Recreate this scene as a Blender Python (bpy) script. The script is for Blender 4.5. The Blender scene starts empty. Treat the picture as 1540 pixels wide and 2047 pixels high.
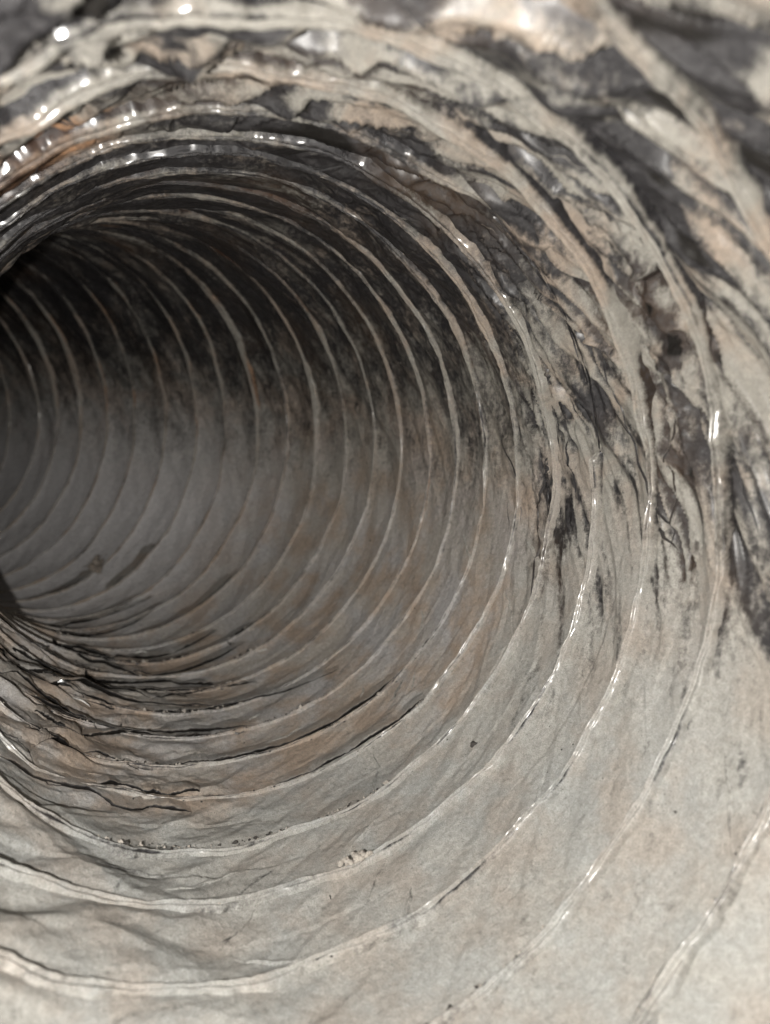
import bpy, math, random
import numpy as np

S = 0.1                      # one duct radius = 0.1 m
scene = bpy.context.scene
C = scene.collection

# ------------------------------------------------------------------ camera
FPX = 1540 * math.exp(-0.07632)          # focal length in pixels of the 2047-high photograph
cam_d = bpy.data.cameras.new('camera')
cam = bpy.data.objects.new('camera', cam_d); C.objects.link(cam)
cam.location = (0, 0, 0)
cam.rotation_euler = (math.radians(90), 0, 0)
cam_d.sensor_fit = 'VERTICAL'
cam_d.sensor_height = 24.0
cam_d.lens = 24.0 * FPX / 2047
cam_d.clip_start = 0.002
cam_d.clip_end = 50
cam_d.dof.use_dof = True
cam_d.dof.focus_distance = 0.235
cam_d.dof.aperture_fstop = 7.0
scene.camera = cam

# ------------------------------------------------------------------ world (dark room behind the mouth of the duct)
w = bpy.data.worlds.new('World'); scene.world = w; w.use_nodes = True
bg = w.node_tree.nodes['Background']
bg.inputs[0].default_value = (0.55, 0.58, 0.65, 1); bg.inputs[1].default_value = 0.05

# ------------------------------------------------------------------ the torch of the phone
ld = bpy.data.lights.new('torch', 'POINT')
ld.energy = 3.1; ld.shadow_soft_size = 0.0022; ld.color = (1.0, 0.97, 0.925)
lo = bpy.data.objects.new('torch', ld); C.objects.link(lo)
lo.location = (-0.031, 0.001, -0.013)

scene.view_settings.view_transform = 'Standard'
scene.view_settings.look = 'None'
scene.view_settings.exposure = 0.0
scene.view_settings.gamma = 1.0
scene.cycles.max_bounces = 8


# ------------------------------------------------------------------ numpy helpers
PI = math.pi; TAU = 2 * PI
def sst(a, b, x):
    t = np.clip((x - a) / (b - a), 0, 1); return t * t * (3 - 2 * t)
def hsh(ix, iy, seed):
    h = (ix.astype(np.int64) * 374761393 + iy.astype(np.int64) * 668265263 + seed * 974634777) & 0xFFFFFFFF
    h = ((h ^ (h >> 13)) * 1274126177) & 0xFFFFFFFF
    h = ((h ^ (h >> 16)) * 2246822519) & 0xFFFFFFFF
    h = h ^ (h >> 15)
    return (h & 0xFFFFFF) / float(0xFFFFFF)
def vnoise(x, y, seed, n=0):                       # smooth value noise, period n cells in x
    ix = np.floor(x); iy = np.floor(y); fx = x - ix; fy = y - iy
    a0 = np.mod(ix, n) if n else ix; a1 = np.mod(ix + 1, n) if n else ix + 1
    sx = fx * fx * (3 - 2 * fx); sy = fy * fy * (3 - 2 * fy)
    a = hsh(a0, iy, seed); b = hsh(a1, iy, seed); c = hsh(a0, iy + 1, seed); d = hsh(a1, iy + 1, seed)
    return (a + (b - a) * sx) * (1 - sy) + (c + (d - c) * sx) * sy - 0.5
def facet(x, y, seed, n=0):                        # linear over the triangles of a lattice: flat facets, sharp creases
    ix = np.floor(x); iy = np.floor(y); fx = x - ix; fy = y - iy
    a0 = np.mod(ix, n) if n else ix; a1 = np.mod(ix + 1, n) if n else ix + 1
    a = hsh(a0, iy, seed); b = hsh(a1, iy, seed); c = hsh(a0, iy + 1, seed); d = hsh(a1, iy + 1, seed)
    lo_ = a + (b - a) * fx + (d - b) * fy
    up_ = a + (d - c) * fx + (c - a) * fy
    return np.where(fx > fy, lo_, up_) - 0.5
def cells(x, y, seed, n=0):                        # value of the nearest jittered seed, and distance to the border
    ix = np.floor(x); iy = np.floor(y)
    d1 = np.full(x.shape, 9.); d2 = np.full(x.shape, 9.); val = np.zeros(x.shape)
    for ox in (-1, 0, 1):
        for oy in (-1, 0, 1):
            jx = ix + ox; jy = iy + oy; kx = np.mod(jx, n) if n else jx
            px = jx + hsh(kx, jy, seed); py = jy + hsh(kx, jy, seed + 7)
            d = np.hypot(px - x, py - y); v = hsh(kx, jy, seed + 13)
            near = d < d1
            d2 = np.where(near, d1, np.minimum(d2, d)); val = np.where(near, v, val); d1 = np.where(near, d, d1)
    return val, d2 - d1

# ------------------------------------------------------------------ duct centre line: heading and spacing of the wire turns
S0, S1, NSUB = -5.0, 34.0, 16
_s = np.arange(S0, S1 + 1e-6, 1 / NSUB); _t = (np.clip(_s, -1.3, 21.0) - 8) / 10
YAW = [.52893, .65967, .49167, -.37278, -.16873]; PIT = [.19589, -.04192, -.00232, .01981, -.02827]
LSP = [-1.62394, -.17041, .4616, .06784]; ELL = -.01168
_yaw = np.polyval(YAW[::-1], _t); _yaw = _yaw + np.clip(_s - 21.5, 0, 99) * .11
_pit = np.polyval(PIT[::-1], _t); _ds = np.exp(np.polyval(LSP[::-1], _t)) / NSUB
_T = np.stack([-np.sin(_yaw) * np.cos(_pit), np.cos(_yaw) * np.cos(_pit), np.sin(_pit)], 1)
_P = np.cumsum(_T * _ds[:, None], 0)
_k0 = int(round((0 - S0) * NSUB)); _P = _P - _P[_k0] + np.array([-.071, 1.34369, -.16813])
_R = np.cross(_T, [0, 0, 1.]); _R /= np.linalg.norm(_R, axis=1)[:, None]
_U = np.cross(_R, _T)
def lerp3(A, s): return np.stack([np.interp(s, _s, A[..., k]) for k in range(3)], -1)
def place(s, th, rad):                             # th: 0 left, pi/2 top, pi right, 3pi/2 bottom
    c = lerp3(_P, s); r = lerp3(_R, s); u = lerp3(_U, s)
    return (c + (-np.cos(th) * rad * math.exp(ELL))[..., None] * r + (np.sin(th) * rad * math.exp(-ELL))[..., None] * u) * S
def helix(i, th): return i - (th - PI) / TAU
def angd(th, a): return np.abs(np.mod(th - a + PI, TAU) - PI)

# where on the duct: the inside of the bend (left, low), the floor, the roof
def bend_zone(th): return sst(1.15, .35, angd(th, 1.80 * PI))            # crushed inside of the bend, low left
def top_zone(th): return sst(1.3, .5, angd(th, .42 * PI))
def amp(s, th):                                     # depth of the crumpling, in duct radii
    up = sst(-.35, .45, np.sin(th)); near = sst(5.5, 2.5, s)
    a = .0065 + up * (.010 + .010 * near)
    return a + .020 * bend_zone(th) * sst(14, 5, s) + .010 * top_zone(th)
def kink(s, th):                                    # the wire is bent a little out of round: straight stretches between kinks
    a = .005 + .012 * np.maximum(bend_zone(th), .4 * top_zone(th) * sst(2, 5, s)) * sst(16, 6, s)
    k = facet(th / TAU * 22, np.floor(s + (th - PI) / TAU + .5) * 3.7 + .5 + 0 * th, 5, 22)
    k2 = facet(th / TAU * 9, s * .31, 6, 9)
    return a * (1.3 * k + 1.0 * k2)
def ax_kink(i, th):
    a = .10 + .34 * bend_zone(th) * sst(16, 6, i) * sst(.5, 3, i)
    return a * (facet(th / TAU * 17, np.full(th.shape, i * 5.3), 15, 17) + .7 * facet(th / TAU * 41, np.full(th.shape, i * 5.3), 16, 41))
KAP = .44                                           # wrinkles run slantwise: towards the mouth as they go clockwise
def warp(s, th):
    x = (th + KAP * s) / TAU
    x = x + .020 * vnoise(th / TAU * 13, s * .9, 31, 13) + .007 * vnoise(th / TAU * 37, s * 2.4, 32, 37)
    y = s + .9 * vnoise(th / TAU * 11, s * .8, 33, 11)
    return x, y
def ridge(x, y, seed, n):                           # sharp valley lines
    return .5 - np.minimum(np.abs(facet(x, y, seed, n)) * 2.2, .5)
def saw(s, th, n, fy, seed):                        # slanting pleats: a sharp crease on one side, a slow ramp on the other
    x, y = warp(s, th)
    ph = x * n + 1.1 * vnoise(th / TAU * 24, y * fy * .9, seed, 24) + .35 * vnoise(th / TAU * 70, y * fy * 2.5, seed + 1, 70)
    c = np.floor(ph); k = ph - c
    inten = np.clip(.25 + 2.3 * vnoise(np.mod(c, n) * 7.31, y * fy, seed + 2), 0, 1)
    return k, inten
def crumple(s, th):
    x, y = warp(s, th)
    f = .7 * facet(x * 28, y * .9, 41, 28) + .85 * facet(x * 60, y * 2.0, 42, 60)
    f = f - .55 * ridge(x * 30, y * .7 + 3.1, 43, 30) ** 2 * 2 - .5 * ridge(x * 62, y * 1.7, 47, 62) ** 2 + .24 * facet(x * 110, y * 7, 44, 110) + .22 * facet(x * 70, y * 3.4, 48, 70)
    g = facet(th / TAU * 16 + .1 * y, y * 1.7, 45, 16) + .5 * facet(th / TAU * 34, y * 4.1, 46, 34)     # folds along the wire
    k = np.maximum(top_zone(th) * sst(1.5, 4, s), bend_zone(th))
    near = sst(5.5, 3.5, s)
    for n, fy, sd, a in ((34, 1.5, 141, .95), (72, 3.2, 151, .55)):
        q, it = saw(s, th, n, fy, sd); f = f + near * a * it * (sst(0, .20, q) * (1 - sst(.1, 1, q)) - .35) * (.26 + .74 * sst(-.5, .2, np.sin(th)))
    return f * (1 - .6 * k) + g * (.35 + .9 * k)
def dust_of(s, th):
    x, y = warp(s, th); u = np.sin(th)
    wob = vnoise(th / TAU * 30, s * 2.2, 51, 30)
    up_far = np.clip((u + .24 + .26 * wob + .16 * vnoise(th / TAU * 90, s * 5, 57, 90)) / 1.0, 0, 1)
    up_near = np.clip((u + .75 + .5 * vnoise(x * 20, s * .8, 52, 20) + .35 * vnoise(x * 60, s * 2.2, 58, 60)) / 1.2, 0, 1)
    near = sst(4.2, 3.0, s + 1.5 * vnoise(x * 15, s * .7, 53, 15) + 1.9 * sst(.30, .9, u) * sst(1.2, 2.2, s))
    up = up_far * (1 - near) + up_near * near
    # which way a facet leans decides how much dust it holds
    e = .02
    lean = (crumple(s, th + e) - crumple(s, th - e)) / (2 * e)
    lean = np.clip(lean / 7, -1, 1)
    p1 = facet(x * 52, y * 1.7, 61, 52); p2 = facet(x * 100, y * 3.1, 62, 100); p0 = vnoise(x * 17, y * .8, 60, 17); p3 = vnoise(x * 130, y * 6, 63, 130)
    pat = .10 * p0 + .36 * p1 + .66 * p2 + .45 * p3 + .07 * lean
    ln = ridge(x * 30, y * .7 + 3.1, 43, 30)                           # rubbed bare along the sharp creases
    sw = 0
    for n, fy, sd, a in ((34, 1.5, 141, .70), (72, 3.2, 151, .85)):
        q, it = saw(s, th, n, fy, sd); sw = sw + a * it * (1 - sst(.20, .9, q)) * sst(0, .24, q)
    ln2 = ridge(x * 62, y * 1.7, 47, 62)
    gate = sst(-.1, .25, vnoise(th / TAU * 19, s * 1.1, 64, 19))
    lens = vnoise(th / TAU * 9 + .25 * y, y * 3.3, 65, 9) + .5 * vnoise(th / TAU * 24, y * 6, 66, 24)     # pale folds along the wire in the far roof
    tz = top_zone(th) * sst(3, 6, s)
    d_near = .775 - .95 * sw + .85 * pat - .42 * sst(.30, .48, ln) * gate - .34 * sst(.22, .50, ln2) * (1 - .6 * gate)
    d_far = .175 + .22 * pat + .42 * tz * lens
    d_low = .86 + .16 * pat - .12 * sst(.36, .5, ln) * gate
    d = (1 - up) * d_low + up * (near * d_near + (1 - near) * d_far)
    bz = bend_zone(th) * sst(14, 5, s) * sst(2.8, 4.5, s) * (1 - up)
    g2 = vnoise(th / TAU * 17, y * 2.2, 67, 17) + .6 * vnoise(th / TAU * 40, y * 4, 68, 40)
    org = np.exp(-((s - 2.7) / .75) ** 2 - (angd(th, .95) / .33) ** 2)
    return d + bz * (.75 * g2 - .10) + .8 * org, (1 - near)
def stain_of(s, th):                                # rusty brown glue stains
    x, y = warp(s, th)
    a = np.exp(-((s - 2.7) / .75) ** 2 - (angd(th, .95) / .33) ** 2)
    b = sst(.24, .40, vnoise(x * 26, y * .6, 73, 26)) * sst(-.5, .3, np.sin(th)) * .36
    return np.clip(a + b, 0, 1)

# ------------------------------------------------------------------ mesh helpers
def grid_mesh(name, V, attrs, smooth=True):
    nt, ns = V.shape[:2]
    idx = np.arange(nt * ns).reshape(nt, ns)
    f = np.stack([idx[:-1, :-1], idx[1:, :-1], idx[1:, 1:], idx[:-1, 1:]], -1).reshape(-1, 4)
    me = bpy.data.meshes.new(name)
    me.vertices.add(nt * ns); me.vertices.foreach_set('co', V.reshape(-1).astype(np.float32))
    me.loops.add(f.size); me.loops.foreach_set('vertex_index', f.reshape(-1).astype(np.int32))
    me.polygons.add(len(f)); me.polygons.foreach_set('loop_start', np.arange(0, f.size, 4, dtype=np.int32))
    me.polygons.foreach_set('use_smooth', np.full(len(f), smooth))
    me.update(calc_edges=True)
    for k, a in attrs.items():
        if a.ndim == 3:
            at = me.attributes.new(k, 'FLOAT_VECTOR', 'POINT'); at.data.foreach_set('vector', a.reshape(-1).astype(np.float32))
        else:
            at = me.attributes.new(k, 'FLOAT', 'POINT'); at.data.foreach_set('value', a.reshape(-1).astype(np.float32))
    return me
def link(name, me, mat, parent=None):
    o = bpy.data.objects.new(name, me); C.objects.link(o)
    if mat: me.materials.append(mat)
    if parent: o.parent = parent
    return o
def flow(s, th): return np.stack([th, s * .21, 0 * th], -1)

# ------------------------------------------------------------------ materials
def new_mat(name):
    m = bpy.data.materials.new(name); m.use_nodes = True; nt = m.node_tree
    b = nt.nodes['Principled BSDF']; return m, nt, b
def N(nt, typ, **kw):
    n = nt.nodes.new(typ)
    for k, v in kw.items(): setattr(n, k, v)
    return n
def mth(nt, op, a, b=None, c=None):
    n = N(nt, 'ShaderNodeMath', operation=op)
    for k, v in enumerate((a, b, c)):
        if v is None: continue
        if isinstance(v, (int, float)): n.inputs[k].default_value = v
        else: nt.links.new(v, n.inputs[k])
    return n.outputs[0]
def noise(nt, vec, scale, detail=4, rough=.55, dist=0.):
    n = N(nt, 'ShaderNodeTexNoise'); nt.links.new(vec, n.inputs['Vector'])
    n.inputs['Scale'].default_value = scale; n.inputs['Detail'].default_value = detail
    n.inputs['Roughness'].default_value = rough; n.inputs['Distortion'].default_value = dist
    return n.outputs[0]
def mapr(nt, v, a, b, c=0., d=1., smooth=True):
    n = N(nt, 'ShaderNodeMapRange', interpolation_type='SMOOTHSTEP' if smooth else 'LINEAR')
    nt.links.new(v, n.inputs[0])
    for k, x in zip((1, 2, 3, 4), (a, b, c, d)): n.inputs[k].default_value = x
    return n.outputs[0]
def mixc(nt, f, a, b, mode='MIX'):
    n = N(nt, 'ShaderNodeMix', data_type='RGBA', blend_type=mode)
    if isinstance(f, (int, float)): n.inputs[0].default_value = f
    else: nt.links.new(f, n.inputs[0])
    for k, v in ((6, a), (7, b)):
        if isinstance(v, tuple): n.inputs[k].default_value = v + (1,)
        else: nt.links.new(v, n.inputs[k])
    return n.outputs[2]
def mixf(nt, f, a, b):
    n = N(nt, 'ShaderNodeMix', data_type='FLOAT'); nt.links.new(f, n.inputs[0])
    for k, v in ((2, a), (3, b)):
        if isinstance(v, (int, float)): n.inputs[k].default_value = v
        else: nt.links.new(v, n.inputs[k])
    return n.outputs[0]
def foil_material(name, rib=False):
    m, nt, b = new_mat(name)
    fl = N(nt, 'ShaderNodeAttribute', attribute_name='flow').outputs['Vector']
    du = N(nt, 'ShaderNodeAttribute', attribute_name='dust').outputs['Fac']
    ob = N(nt, 'ShaderNodeTexCoord').outputs['Object']
    mp = N(nt, 'ShaderNodeMapping'); 
    nt.links.new(ob, mp.inputs[0]); mp.inputs['Scale'].default_value = (10, 10, 10); st = mp.outputs[0]
    n_mid = noise(nt, st, 11, 7, .66, .3); n_fine = noise(nt, st, 60, 5, .65); n_grain = noise(nt, ob, 3200, 3, .7)
    n_big = noise(nt, ob, 22, 3, .5); n_tint = noise(nt, st, 3.1, 4, .6, .8); n_t2 = noise(nt, ob, 46, 4, .6)
    sf = N(nt, 'ShaderNodeAttribute', attribute_name='soft').outputs['Fac']
    ms = N(nt, 'ShaderNodeMapping'); nt.links.new(fl, ms.inputs[0]); ms.inputs['Rotation'].default_value = (0, 0, .50); ms.inputs['Scale'].default_value = (1, 4.5, 1)
    n_str = noise(nt, ms.outputs[0], 14, 7, .68, .25)
    d = mth(nt, 'ADD', du, mth(nt, 'MULTIPLY', mth(nt, 'SUBTRACT', n_mid, .5), .62))
    d = mth(nt, 'ADD', d, mth(nt, 'MULTIPLY', mth(nt, 'SUBTRACT', n_str, .5), 0. if rib else .80))
    d = mth(nt, 'ADD', d, mth(nt, 'MULTIPLY', mth(nt, 'SUBTRACT', n_fine, .5), .62))
    d = mth(nt, 'ADD', d, mth(nt, 'MULTIPLY', mth(nt, 'SUBTRACT', n_grain, .5), .36))
    rd = mth(nt, 'SUBTRACT', d, mth(nt, 'SUBTRACT', .24, mth(nt, 'MULTIPLY', sf, .08)))
    mask = mapr(nt, mth(nt, 'DIVIDE', rd, mth(nt, 'ADD', .50, mth(nt, 'MULTIPLY', sf, .13))), 0., 1.)
    dustc = mixc(nt, mapr(nt, n_tint, .35, .65), (.362, .370, .355), (.395, .388, .358))
    dustc = mixc(nt, mapr(nt, n_t2, .42, .66), dustc, mixc(nt, sf, (.362, .332, .295), (.37, .285, .215)))
    dustc = mixc(nt, sf, dustc, mixc(nt, mapr(nt, n_t2, .42, .66), mixc(nt, mapr(nt, n_tint, .35, .65), (.43, .42, .415), (.45, .415, .37)), (.40, .315, .245)))  # dust paler farther in: gentler light falloff put into its colour
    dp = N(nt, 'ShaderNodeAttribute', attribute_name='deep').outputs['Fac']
    dustc = mixc(nt, dp, dustc, (.72, .705, .71))  # deepest dust lightened again, brightness of the far end painted in
    roof = N(nt, 'ShaderNodeAttribute', attribute_name='roof').outputs['Fac']
    dustc = mixc(nt, mth(nt, 'MULTIPLY', roof, .92), dustc, mixc(nt, mapr(nt, n_tint, .40, .58), (.250, .196, .150), (.228, .218, .190)))
    dustc = mixc(nt, mapr(nt, n_grain, .30, .62), mixc(nt, .62, dustc, (.09, .082, .072)), dustc)
    barec = mixc(nt, mapr(nt, n_big, .50, .75), (.021, .020, .021), (.046, .032, .023))
    barec = mixc(nt, mapr(nt, n_fine, .45, .75), barec, (.052, .050, .051))
    sta = N(nt, 'ShaderNodeAttribute', attribute_name='stain').outputs['Fac']
    sta = mapr(nt, mth(nt, 'ADD', sta, mth(nt, 'MULTIPLY', mth(nt, 'SUBTRACT', n_mid, .5), .6)), .35, .7)
    dustc = mixc(nt, mth(nt, 'MULTIPLY', sta, .85), dustc, (.24, .118, .050))
    barec = mixc(nt, mth(nt, 'MULTIPLY', sta, .8), barec, (.075, .036, .017))
    speck = mapr(nt, noise(nt, st, 150, 2, .5), .69, .75)                       # black specks lying in the dust
    dustc = mixc(nt, mapr(nt, n_fine, .40, .64), mixc(nt, .26, dustc, (.10, .09, .08)), dustc)
    barec = mixc(nt, sf, barec, mixc(nt, .2, barec, (.010, .008, .007)))
    col = mixc(nt, mask, barec, dustc)
    col = mixc(nt, mth(nt, 'MULTIPLY', speck, .7), col, (.03, .028, .026))
    slit_shade = mapr(nt, du, -.12, -.38)                                            # shade of deep slits, painted near-black into the colour
    col = mixc(nt, slit_shade, col, (.011, .010, .009))
    nt.links.new(col, b.inputs['Base Color'])
    nt.links.new(mixf(nt, mask, .36 if not rib else .22, .78 if not rib else .55), b.inputs['Roughness'])
    nt.links.new(mixf(nt, mask, .10, 0.), b.inputs['Metallic'])
    nt.links.new(mixf(nt, slit_shade, mixf(nt, mask, .2, .4), .05), b.inputs['Specular IOR Level'])
    if rib:
        cw = mapr(nt, noise(nt, st, 6, 3, .5), .40, .60)
        gl = N(nt, 'ShaderNodeAttribute', attribute_name='gloss').outputs['Fac']
        cw = mth(nt, 'MAXIMUM', gl, mth(nt, 'MULTIPLY', cw, mth(nt, 'ADD', .35, mth(nt, 'MULTIPLY', mth(nt, 'SUBTRACT', 1., sf), .65))))
        nt.links.new(cw, b.inputs['Coat Weight']); b.inputs['Coat Roughness'].default_value = .16
    if not rib:
        nt.links.new(mth(nt, 'MULTIPLY', mapr(nt, n_t2, .40, .68), .30), b.inputs['Coat Weight']); b.inputs['Coat Roughness'].default_value = .30
    h = mth(nt, 'ADD', mth(nt, 'MULTIPLY', n_fine, .6), mth(nt, 'MULTIPLY', n_grain, .25))
    h = mth(nt, 'ADD', h, mth(nt, 'MULTIPLY', n_mid, 1.0))
    def crk(scale, sx):
        mq = N(nt, 'ShaderNodeMapping'); nt.links.new(fl, mq.inputs[0]); mq.inputs['Scale'].default_value = (1, sx, 1)
        mq.inputs['Rotation'].default_value = (0, 0, .5)
        r = N(nt, 'ShaderNodeTexNoise', noise_type='RIDGED_MULTIFRACTAL'); nt.links.new(mq.outputs[0], r.inputs['Vector'])
        r.inputs['Scale'].default_value = scale; r.inputs['Detail'].default_value = 3; r.inputs['Roughness'].default_value = .5; r.inputs['Distortion'].default_value = .5
        return r.outputs[0]
    if not rib: h = mth(nt, 'ADD', h, mth(nt, 'ADD', mth(nt, 'MULTIPLY', crk(9, 1.0), .40), mth(nt, 'MULTIPLY', crk(26, 1.3), .32)))
    bp = N(nt, 'ShaderNodeBump'); nt.links.new(h, bp.inputs['Height'])
    bp.inputs['Strength'].default_value = .45 if rib else .65; bp.inputs['Distance'].default_value = .0011
    nt.links.new(bp.outputs[0], b.inputs['Normal'])
    return m
M_FOIL = foil_material('dusty_foil'); M_RIB = foil_material('foil_over_wire', True)

# ------------------------------------------------------------------ the duct: foil bands between the turns of the wire
duct = bpy.data.objects.new('flexible_duct', None); C.objects.link(duct)
duct.location = (0, 0, 0)
duct['label'] = 'crumpled dusty foil air duct ribbed with spiral wire, bending away to the left'
duct['category'] = 'air duct'

def wall_rad(i, v, th, s):                          # distance of the foil from the centre line
    sag = .009 + .008 * sst(5, 9, i) + .016 * vnoise(th / TAU * 12, i * 3.3 + 0 * th, 81, 12)
    env = np.clip(np.minimum(v, 1 - v) * 5, 0, 1) ** .7
    rad = 1 + .012 + kink(s, th) + sag * np.sin(PI * np.clip(v, 0, 1)) ** .55 + env * amp(s, th) * 1.9 * crumple(s, th)
    zz = bend_zone(th) * sst(15, 9, i) * sst(2.6, 4.6, i)                # slack foil folded at the inside of the bend
    fh = np.clip(facet(th / TAU * 26, i * 3.7 + 0 * th, 83, 26) * 1.5 + .35, 0, 1)
    vc = .5 + .9 * facet(th / TAU * 31, i * 2.9 + 0 * th, 84, 31)
    return rad - zz * fh * .034 * np.clip(np.where(v < vc, v / np.maximum(vc, .05), 1 - (v - vc) / .35), 0, 1) * env
def wall_at(s, th):                                 # the same at any point of the duct
    i = np.floor(s - helix(0, th)); return wall_rad(i, s - helix(0, th) - i, th, s)
I0, I1 = -4, 31
for i in range(I0, I1):
    if i < -2: NT, NSV = 500, 14
    elif i < 7: NT, NSV = (1600, 52) if i < 4 else (1400, 38)
    else: NT, NSV = (1000, 22) if i < 16 else (640, 14)
    th = np.linspace(0, TAU, NT)[:, None]; v = np.linspace(0, 1, NSV)[None, :]
    th = np.repeat(th, NSV, 1); v = np.repeat(v, NT, 0)
    s = helix(i, th) + v + ax_kink(i, th) * (1 - v) + ax_kink(i + 1, th) * v
    V = place(s, th, wall_rad(i, v, th, s))
    d, soft = dust_of(s, th)
    low = sst(.2, -.3, np.sin(th))
    hug = sst(-.15, .25, vnoise(th / TAU * 12, np.full(th.shape, i * 4.7), 85, 12) + .5 * vnoise(th / TAU * 40, v * 2 + i * 9, 86, 40))
    wdt = .55 + .3 * vnoise(th / TAU * 26, np.full(th.shape, i * 5.9), 87, 26)
    d = d - .75 * hug * sst(wdt - .12, wdt + .12, v) * sst(-.65, .40, np.sin(th) + .8 * vnoise(th / TAU * 15, v * 1.5 + i * 7, 88, 15) + .4 * vnoise(th / TAU * 60, v * 3 + i * 7, 89, 60)) * sst(3.6, 2.2, i)        # soot along the mouth side of the wire
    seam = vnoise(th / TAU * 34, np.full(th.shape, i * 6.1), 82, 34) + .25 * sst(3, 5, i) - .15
    d = d - .75 * (.12 + .88 * sst(1.5, 4, i)) * low * sst(.075, .03, v) * sst(-.1, .25, seam)         # lower dust value: a thin broken darker line just behind the wire
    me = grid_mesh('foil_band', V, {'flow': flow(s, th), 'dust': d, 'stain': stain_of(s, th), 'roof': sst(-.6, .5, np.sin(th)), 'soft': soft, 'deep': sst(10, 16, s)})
    link('foil_band', me, M_FOIL, duct)

# ------------------------------------------------------------------ folds of slack foil
def strip(S_, T_, du, dv, hh, dust, soft, rib=False):
    """one fold: centre line (S_, T_), cross-section offsets (du turns along the duct, dv radians round it), height hh above the foil"""
    s = S_[:, None] + du; th = T_[:, None] + dv
    base = wall_at(np.repeat(S_[:, None], s.shape[1], 1) * .35 + s * .65, th)
    V = place(s, th, base - hh)
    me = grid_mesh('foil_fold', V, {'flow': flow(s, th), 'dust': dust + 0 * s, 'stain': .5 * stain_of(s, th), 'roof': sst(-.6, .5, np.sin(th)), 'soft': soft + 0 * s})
    return link('foil_fold', me, M_FOIL, duct)
def lip_fold(pts, h=.020, w=.55, n=90, seed=0, soft=.6):
    """a crease that opens towards the mouth: a dark slit under an overhanging edge of foil"""
    pts = np.array(pts, float); q = np.linspace(0, 1, n)
    k = np.concatenate([[0], np.cumsum(np.hypot(np.diff(pts[:, 0]) * .22, np.diff(pts[:, 1])))]); k /= k[-1]
    S_ = np.interp(q, k, pts[:, 0]); T_ = np.interp(q, k, pts[:, 1])
    S_ = S_ + .016 * facet(q * n * .45, q * 0 + seed, 121) + .010 * facet(q * n * .9, q * 0 + seed, 122)
    end = np.clip(np.minimum(q, 1 - q) * 9, 0, 1) ** .6
    hv = h * end * (.75 + .7 * vnoise(q * 9, q * 0 + seed, 123) + .35 * facet(q * 40, q * 0 + seed, 124))
    prof = np.array([(-.02, -.6, -.5), (.05, -.2, -.6), (.03, .35, -.6), (-.02, .92, -.5), (-.012, 1.04, .25), (.02, 1.08, .85), (.10, .85, .9), (.25, .45, .85), (.42, .10, .85), (.60, -.35, .85)])  # lowest dust values on the front faces: painted gap shade
    du = np.repeat(prof[None, :, 0] * w / .55, n, 0); hh = hv[:, None] * prof[None, :, 1]
    hh[:, 0] -= .006; hh[:, -1] -= .004
    du = du * (.35 + .65 * end[:, None])
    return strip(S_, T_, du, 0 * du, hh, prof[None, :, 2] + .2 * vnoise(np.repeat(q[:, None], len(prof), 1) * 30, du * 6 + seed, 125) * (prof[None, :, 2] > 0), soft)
FOLDS = [
    [(7.3, 5.568), (6.9, 5.541), (6.45, 5.515), (6.55, 5.376), (7.1, 5.21), (7.0, 5.088), (7.15, 4.931), (7.05, 4.73), (6.8, 4.59), (6.75, 4.442), (6.35, 4.119)],
    [(5.5, 5.568), (6.0, 5.498), (6.1, 5.384), (5.95, 5.323), (5.75, 5.192), (5.4, 5.149)],
    [(5.05, 5.227), (5.45, 5.131), (5.85, 5.018), (6.05, 4.765), (5.8, 4.547)],
    [(7.25, 4.922), (7.65, 4.782), (7.75, 4.599), (7.55, 4.424)],
    [(8.2, 5.131), (8.45, 4.913), (8.5, 4.756), (7.9, 4.564)],
    [(9.0, 5.50), (8.9, 5.419), (8.65, 5.332), (8.8, 5.201), (8.8, 5.14), (8.0, 5.114), (7.5, 5.044), (7.3, 4.904)],
    [(11.2, 5.201), (10.55, 5.166), (9.75, 5.14), (9.5, 5.0), (9.3, 4.957), (8.95, 4.843), (9.05, 4.704), (9.2, 4.538), (9.45, 4.294)],
    [(10.4, 5.157), (10.5, 5.061), (10.3, 4.983), (10.05, 4.939), (10.2, 4.643), (10.45, 4.424), (10.55, 4.32)],
    [(11.7, 5.157), (12.2, 4.983), (12.1, 4.931), (12.4, 4.773), (12.65, 4.503), (12.95, 4.276)],
    [(13.05, 5.009), (13.5, 4.782), (13.6, 4.52), (13.55, 4.25)],
    [(3.4, 5.498), (3.45, 5.376), (3.65, 5.192), (3.45, 5.061), (3.6, 5.009), (3.5, 4.869)],
    [(4.6, 5.45), (4.5, 5.3), (4.75, 5.16), (4.6, 5.02)],
]
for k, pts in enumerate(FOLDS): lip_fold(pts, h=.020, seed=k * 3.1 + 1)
rg = np.random.default_rng(29)
for k in range(16):                                 # smaller creases among them
    a0 = rg.uniform(4.55, 5.35); s0 = rg.uniform(3.2, 10.5); m = rg.integers(3, 6)
    t = a0 + np.cumsum(rg.uniform(.05, .16, m)); q = s0 + np.cumsum(rg.normal(0, .28, m))
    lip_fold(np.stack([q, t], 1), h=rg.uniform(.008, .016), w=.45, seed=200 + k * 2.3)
rg = np.random.default_rng(11)
for i in range(4, 17):                              # slack gathered behind the wire, low in the duct
    for j in range(2 if i < 13 else 1):
        a0 = rg.uniform(1.22, 1.52) * PI if j == 0 else rg.uniform(1.45, 1.6) * PI
        a1 = a0 + rg.uniform(.10, .30) * PI; t = np.linspace(a0, a1, 9)
        lip_fold(np.stack([helix(i, t) + ax_kink(i, t) + .10, t], 1), h=.0195 - .0004 * i, w=.4, seed=i * 7.3 + j * 2.2)
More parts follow.
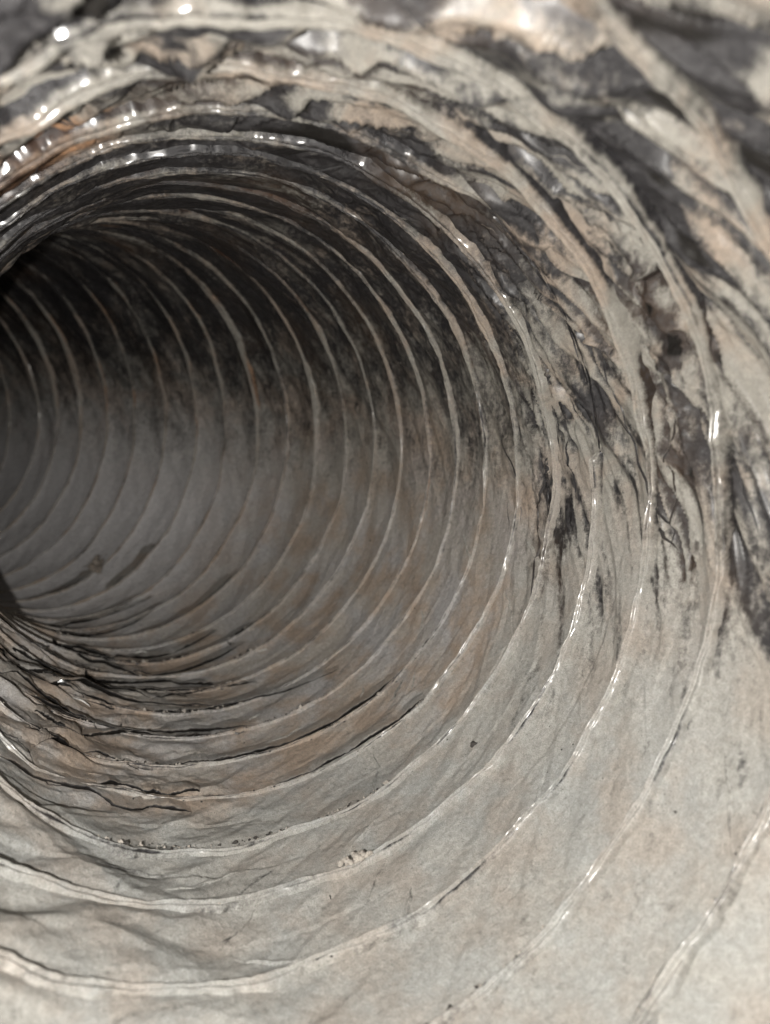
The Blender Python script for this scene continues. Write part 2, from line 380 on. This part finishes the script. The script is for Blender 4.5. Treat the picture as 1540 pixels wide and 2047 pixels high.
def crease(s0, t0, length, ang, w, h, seed, soft=0., clean=0.):
    """a pinched fold: one flank dusty, the other rubbed bare"""
    n = 34; q = np.linspace(0, 1, n)
    bend = .10 * length * facet(q * 3.1, q * 0 + seed, 131) + .05 * length * facet(q * 9, q * 0 + seed, 132)
    x = (q - .5) * length; ca, sa = math.cos(ang), math.sin(ang)
    px = x * ca - bend * sa; py = x * sa + bend * ca                # px round the duct, py along it, in radii
    sc = .27 - .012 * min(max(s0, 0), 6)
    S_ = s0 + py / sc; T_ = t0 + px
    wv = w * np.clip(np.sin(PI * q), 0, 1) ** .75 * (1 + .6 * facet(q * 7, q * 0 + seed, 133))
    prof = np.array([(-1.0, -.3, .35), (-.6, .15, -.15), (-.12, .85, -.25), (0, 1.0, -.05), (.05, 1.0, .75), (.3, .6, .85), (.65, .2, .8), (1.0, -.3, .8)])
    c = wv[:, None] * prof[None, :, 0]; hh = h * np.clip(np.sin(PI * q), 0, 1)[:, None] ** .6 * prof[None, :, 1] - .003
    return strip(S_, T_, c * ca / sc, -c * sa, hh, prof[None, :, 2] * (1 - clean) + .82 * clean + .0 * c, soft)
for k in range(120):                                # pinched folds slanting across the near roof and right side
    s0 = rg.uniform(-1.6, 4.6); t0 = rg.uniform(.10, 1.06) * PI
    fr = s0 - helix(0, t0); fr -= np.floor(fr)
    if fr < .12 or fr > .9: s0 += .3
    crease(s0, t0, rg.uniform(.12, .5), -.28 + rg.normal(0, .28), rg.uniform(.004, .012), rg.uniform(.003, .009) * rg.choice([1, 1, -.6]), k * 1.7)

for k in range(85):                                 # dusty puckers on the lower wall
    s0 = rg.uniform(-1.6, 6.0); t0 = rg.uniform(1.02, 1.66) * PI
    fr = s0 - helix(0, t0); fr -= np.floor(fr)
    if fr < .15 or fr > .85: s0 += .35
    crease(s0, t0, rg.uniform(.10, .34), -.55 + rg.normal(0, .35), rg.uniform(.008, .028), rg.uniform(.003, .009) * rg.choice([1, -.8]), 400 + k * 1.7, clean=rg.uniform(.72, 1.0))

# the wire turns, wrapped in foil: a ridge with a lapped edge beside it
for i in range(I0, I1 + 1):
    NT = 1200 if i < 9 else (900 if i < 16 else 600)
    prof = np.array([(-1.0, -.40), (-.80, .10), (-.66, .52), (-.52, .72), (-.36, .78), (-.22, .70), (-.12, .52), (-.02, .50), (.10, .80), (.22, 1.02), (.34, .98), (.44, .60), (.60, .30), (.78, .12), (1.0, -.35)])
    th = np.repeat(np.linspace(0, TAU, NT)[:, None], len(prof), 1)
    w_ = np.repeat(prof[None, :, 0], NT, 0); h_ = np.repeat(prof[None, :, 1], NT, 0)
    lens = np.clip(facet(th / TAU * 13, np.full(th.shape, i * 2.7), 91, 13) * 2.2 + .25, 0, 1)
    tw = sst(-.3, .4, np.sin(th))
    wid = (.070 - .044 * sst(1.5, 5, i)) * (1 + .5 * facet(th / TAU * 67, np.full(th.shape, i * 2.7), 92, 67)) + .052 * lens * tw * sst(1, 4, i)
    hei = (.025 - .012 * sst(1.5, 5, i)) * (1 + .5 * facet(th / TAU * 37, np.full(th.shape, i * 4.1), 93, 37)) + .008 * lens * tw + .010 * sst(3.5, 1.5, i) * tw
    rough = np.sign(w_) * 3 + i * 9; nr_ = sst(3.5, 1.5, i) * sst(-.3, .4, np.sin(th))
    if i == 2: cut = 1 - .85 * sst(1.9, 2.2, th) * sst(2.93, 2.89, th); hei = hei * cut - .02 * (1 - cut); wid = wid * (.4 + .6 * cut)
    wid = wid * (1 + .5 * vnoise(th / TAU * 90, rough, 99, 90) + .42 * vnoise(th / TAU * 260, rough, 107, 260) + .22 * facet(th / TAU * 310, rough, 100, 310))
    s = helix(i, th) + ax_kink(i, th) + w_ * wid + .02 * vnoise(th / TAU * 120, w_ * 2 + i * 9, 94, 120)
    gl_ = 0 * th
    for (gi, gt, gw) in ((-1, 1.90, .34), (0, 1.95, .22), (0, 1.1, .2), (1, 1.35, .5), (1, 2.95, .25), (0, 2.9, .3), (0, .9, .2)):
        if gi == i: gl_ = np.maximum(gl_, np.exp(-((th - gt) / gw) ** 4))
    rad = 1 + .014 + .022 * gl_ * facet(th / TAU * 90, w_ * .9 + i, 112, 90) + kink(s * 0 + helix(i, th), th) - h_ * hei + (.009 * (1 - .75 * nr_) * facet(th / TAU * 84, w_ * .8 + i * 5, 95, 84) + .016 * nr_ * facet(th / TAU * 34, w_ * .6 + i * 5, 110, 34) + .0034 * facet(th / TAU * 240, w_ * 2 + i * 5, 101, 240)) * sst(12, 5, i) + .003 * vnoise(th / TAU * 420, w_ * 6 + i * 5, 106, 420) * sst(-.1, .1, w_)
    V = place(s, th, rad)
    tz = top_zone(th) * sst(1.2, 2.6, i); nr = sst(4.5, 2, i) * sst(-.3, .4, np.sin(th))
    d = .80 - .50 * tz + .08 * nr + (.5 - .3 * nr) * facet(th / TAU * 21, np.full(th.shape, i * 3.9), 98, 21) * sst(-.4, .2, np.sin(th)) + .35 * (vnoise(th / TAU * 60, w_ * 1.3 + i * 11, 96, 60)) + .25 * vnoise(th / TAU * 17, np.full(th.shape, i * 3.), 97, 17)
    d = d - .50 * sst(.5, .75, h_) * sst(.0, -.2, w_) * sst(.10, .36, facet(th / TAU * 33, np.full(th.shape, i * 7.3), 102, 33))
    grv = sst(1.2, .5, angd(th, 1.5 * PI)) * sst(2.2, 4.5, i) * sst(19, 13, i) * sst(-.25, .15, vnoise(th / TAU * 15, np.full(th.shape, i * 2.3), 104, 15))
    grv = np.maximum(grv, .8 * sst(.05, .3, vnoise(th / TAU * 44, np.full(th.shape, i * 8.3), 105, 44)) * sst(.5, -.2, np.sin(th)))
    d = d - (.15 + .2 * sst(2, 4, i) + .65 * grv) * (.25 + .75 * sst(1.5, 4, i)) * sst(-.24, -.12, w_) * sst(.16, .04, w_) * sst(-.25, .1, vnoise(th / TAU * 70, np.full(th.shape, i * 3.3), 108, 70)) - .4 * sst(.1, .3, w_) * sst(.1, .4, vnoise(th / TAU * 260, w_ * 3 + i, 109, 260))
    d = d - .9 * nr_ * sst(.62, .86, np.abs(w_)) * sst(-.25, .1, vnoise(th / TAU * 30, rough, 111, 30)) - .35 * sst(.7, .95, np.abs(w_)) * sst(2, 5, i)  # dark rib edges: soot, plus a shadow edge put into the colour
    d = d * (1 - .5 * gl_) + gl_ * .16
    link('wire_rib', grid_mesh('wire_rib', V, {'flow': flow(s, th), 'dust': d, 'stain': .6 * stain_of(s, th) + (.14 + .30 * np.abs(w_)) * sst(1, 6, s), 'roof': sst(-.6, .5, np.sin(th)), 'soft': .0 * th + sst(3, 6, i), 'gloss': gl_}), M_RIB, duct)

# ------------------------------------------------------------------ grit and fluff lying on the lower wall and along the wire
rng = np.random.default_rng(4)
def surf(s, th):                                    # a point on the foil and the inward normal there (no fine crumple)
    s = np.atleast_1d(np.asarray(s, float)); th = np.atleast_1d(np.asarray(th, float))
    return place(s, th, np.full(s.shape, 1.0)), lerp3(_R, s) * np.cos(th)[..., None] - lerp3(_U, s) * np.sin(th)[..., None], lerp3(_T, s)
def bits(name, mat, n, size, gen, lift):
    s_, th_, v_ = gen(n)
    P, Nn, T = surf(s_, th_)
    fr = np.mod(s_ - helix(0, th_), 1.0)
    rad = 1 + .012 + kink(s_, th_) + (.022) * np.sin(PI * fr) ** .55 - np.interp(np.minimum(fr, 1 - fr), [0, .05, .08], [.016, .006, 0])
    P = place(s_, th_, rad - lift)
    k = 6
    base = np.array([(1, 0, 0), (-.8, .3, 0), (0, 1, .1), (.1, -.9, 0), (0, .1, .8), (0, 0, -.6)])
    V = base[None] * rng.uniform(.45, 1.3, (n, k, 3)) * (size * rng.lognormal(0, .55, n))[:, None, None]
    ang = rng.uniform(0, TAU, n); ca, sa = np.cos(ang), np.sin(ang)
    B = np.cross(Nn, T)
    T2 = T * ca[:, None] + B * sa[:, None]; B2 = -T * sa[:, None] + B * ca[:, None]
    V = P[:, None] + S * (V[..., :1] * T2[:, None] + V[..., 1:2] * B2[:, None] + V[..., 2:] * Nn[:, None])
    F = np.array([(0, 2, 4), (2, 1, 4), (1, 3, 4), (3, 0, 4), (2, 0, 5), (1, 2, 5), (3, 1, 5), (0, 3, 5)])
    F = (F[None] + (np.arange(n) * k)[:, None, None]).reshape(-1, 3)
    me = bpy.data.meshes.new(name); me.from_pydata(V.reshape(-1, 3).tolist(), [], F.tolist()); me.update()
    o = link(name, me, mat); o['kind'] = 'stuff'
    return o
def simple(name, col, rough=.85, metal=0.):
    m, nt, b = new_mat(name)
    ob = N(nt, 'ShaderNodeTexCoord').outputs['Object']
    n1 = noise(nt, ob, 900, 3, .6)
    nt.links.new(mixc(nt, mapr(nt, n1, .3, .7), tuple(c * .55 for c in col), col), b.inputs['Base Color'])
    b.inputs['Roughness'].default_value = rough; b.inputs['Metallic'].default_value = metal
    return m
M_DARK = simple('dark_grit', (.045, .040, .036)); M_PALE = simple('pale_dust', (.46, .42, .37)); M_LINT = simple('grey_lint', (.30, .26, .22))
M_FLAKE = simple('bright_foil_flake', (.80, .80, .80), .25, .9); M_FIBRE = simple('pale_fibre', (.7, .69, .66), .35)
def gen_seam(n):                                    # along the wire, low half, thickest at the bottom
    i = np.floor(rng.uniform(-1, 14, n)); th = rng.normal(1.5 * PI, .55, n)
    v = np.abs(rng.normal(0, .06, n)) + .03
    clump = vnoise(th / TAU * 40, i * 3.3, 111)
    th = th + .05 * clump
    return helix(i, th) + ax_kink(i, th) + v, th, v
def gen_floor(n):
    i = rng.uniform(-1.5, 12, n); th = rng.normal(1.48 * PI, .5, n)
    c = vnoise(th / TAU * 30, i * 2.1, 112)
    keep = c > rng.uniform(-.5, .5, n) * .8
    i = np.where(keep, i, i[::-1]); return i, th, i * 0
bits('dark_grit', M_DARK, 3200, .0034, gen_seam, .001)
bits('dark_grit_specks', M_DARK, 3200, .0030, gen_floor, .000)
bits('pale_dust_crumbs', M_PALE, 2600, .0036, gen_seam, .001)

# ------------------------------------------------------------------ single things caught in the duct
def spot(s0, t0, lift=0.):
    s_ = np.array([s0]); t_ = np.array([t0])
    P = place(s_, t_, wall_at(s_, t_) - lift)[0]
    n = (lerp3(_R, s_) * np.cos(t_)[:, None] - lerp3(_U, s_) * np.sin(t_)[:, None])[0]; T = lerp3(_T, s_)[0]
    return P, n / np.linalg.norm(n), T, np.cross(n, T)
def lumps(n, size, sx, sy, sz, seed):               # a heap of irregular grains grown into one another
    r = np.random.default_rng(seed); V = []; F = []
    ico = bpy.data.meshes.new('tmp'); import bmesh
    bm = bmesh.new(); bmesh.ops.create_icosphere(bm, subdivisions=2, radius=1); bm.verts.ensure_lookup_table()
    iv = np.array([v.co[:] for v in bm.verts]); fi = np.array([[v.index for v in f.verts] for f in bm.faces]); bm.free(); bpy.data.meshes.remove(ico)
    for k in range(n):
        c = r.normal(0, .5, 3) * (sx, sy, sz) * size; c[2] = abs(c[2])
        rr = size * r.uniform(.18, .42) * (1 if n > 1 else 2)
        w = iv * (1 + .16 * r.normal(0, 1, (len(iv), 1)).clip(-1.5, 1.5)) * r.uniform(.6, 1.3, 3)
        F += (fi + sum(len(x) for x in V)).tolist(); V.append(w * rr + c)
    return np.concatenate(V), F
def put(name, V, F, mat, s0, t0, label, cat, lift=0., group=None, smooth=False):
    P, n, T, B = spot(s0, t0, lift)
    me = bpy.data.meshes.new(name)
    W = (V[:, :1] * B + V[:, 1:2] * T + V[:, 2:] * n) * S
    me.from_pydata(W.tolist(), [], F); me.update()
    o = link(name, me, mat); o.location = P; o['label'] = label; o['category'] = cat
    if group: o['group'] = group
    return o
def tube(pts, r0, sides=6):
    pts = np.array(pts); n = len(pts); V = []; F = []
    t = np.gradient(pts, axis=0); t /= np.linalg.norm(t, axis=1)[:, None]
    a = np.cross(t, [.3, .2, 1.]); a /= np.linalg.norm(a, axis=1)[:, None]; b = np.cross(t, a)
    for k in range(n):
        for j in range(sides):
            g = TAU * j / sides; rr = r0 * (.4 + .6 * math.sin(PI * (k + .5) / n)); V.append(pts[k] + rr * (math.cos(g) * a[k] + math.sin(g) * b[k]))
    for k in range(n - 1):
        for j in range(sides): F.append([k * sides + j, k * sides + (j + 1) % sides, (k + 1) * sides + (j + 1) % sides, (k + 1) * sides + j])
    return np.array(V), F
V, F = lumps(16, .055, .8, .9, 1.1, 3)
for k in range(9):
    a = rng.uniform(0, TAU); l = rng.uniform(.04, .09); t = np.linspace(0, 1, 8)
    tv, tf = tube(np.stack([np.cos(a + t * 1.5) * l * t, np.sin(a + t * 1.5) * l * t, .03 + .05 * t * rng.uniform(-.5, 1)], 1), .0022)
    F = F + (np.array(tf) + len(V)).tolist(); V = np.concatenate([V, tv])
put('lint_clump', V, F, M_LINT, 15.9, 4.163, 'ragged grey brown tuft of lint caught on a wire rib deep in the duct', 'lint', .01)
V, F = lumps(4, .022, 1, .8, .6, 5)
put('dust_crumb', V, F, M_PALE, 9.7, 4.224, 'small cream crumb lying between two ribs on the duct floor, above the dark speck', 'crumb', .004)
V, F = lumps(3, .020, 1, .8, .6, 6)
put('dust_crumb', V, F, M_DARK, 9.6, 4.355, 'small black crumb lying on the brown dusty floor between two ribs', 'crumb', .004)
V, F = lumps(30, .022, 2.4, .6, .5, 8)
put('dust_crumb', V, F, M_PALE, 1.80, 4.442, 'crusty pale lump of debris stuck on the rib at the bottom of the duct', 'crumb', .022)
def flake(a, b, seed):
    r = np.random.default_rng(seed); g = np.linspace(-1, 1, 5); X, Y = np.meshgrid(g, g, indexing='ij')
    Z = .5 * a * (.6 + .5 * X * Y + r.normal(0, .25, X.shape)); top = np.stack([X * a * (1 + .2 * r.normal(0, 1, X.shape)), Y * b, Z + .006], -1).reshape(-1, 3)
    bot = top - [0, 0, .0015]; F = []
    for i in range(4):
        for j in range(4):
            q = [i * 5 + j, (i + 1) * 5 + j, (i + 1) * 5 + j + 1, i * 5 + j + 1]; F.append(q); F.append([25 + x for x in q[::-1]])
    return np.concatenate([top, bot]), F
for (s0, t0, a, b, lab) in ((9.5, 4.843, .010, .010, 'tiny bright foil flake lying among the crushed folds at lower left'),
                            (5.62, 4.625, .015, .006, 'crumpled bright foil flake on the smooth floor below the folds'),
                            (6.75, 5.30, .022, .006, 'thin bright foil sliver standing on a black crease at the left edge')):
    V, F = flake(a, b, int(s0 * 10)); put('foil_flake', V, F, M_FLAKE, s0, t0, lab, 'foil flake', .006)
for (s0, t0, l, turn, lab) in ((6.45, 5.175, .085, 1.5, 'curled pale fibre lying below the black creases at lower left'),
                               (8.6, 4.267, .060, 2.4, 'hooked grey fibre lying on the floor near the cream crumb'),
                               (10.3, 4.72, .070, 1.0, 'short pale fibre lying across the folds near the dark inner edge')):
    t = np.linspace(0, 1, 12); a = turn * (t - .3)
    V, F = tube(np.stack([np.cumsum(np.cos(a)) * l / 12, np.cumsum(np.sin(a)) * l / 12, .010 + .012 * np.sin(PI * t)], 1), .0030)
    put('fibre', V, F, M_FIBRE, s0, t0, lab, 'fibre', .004)
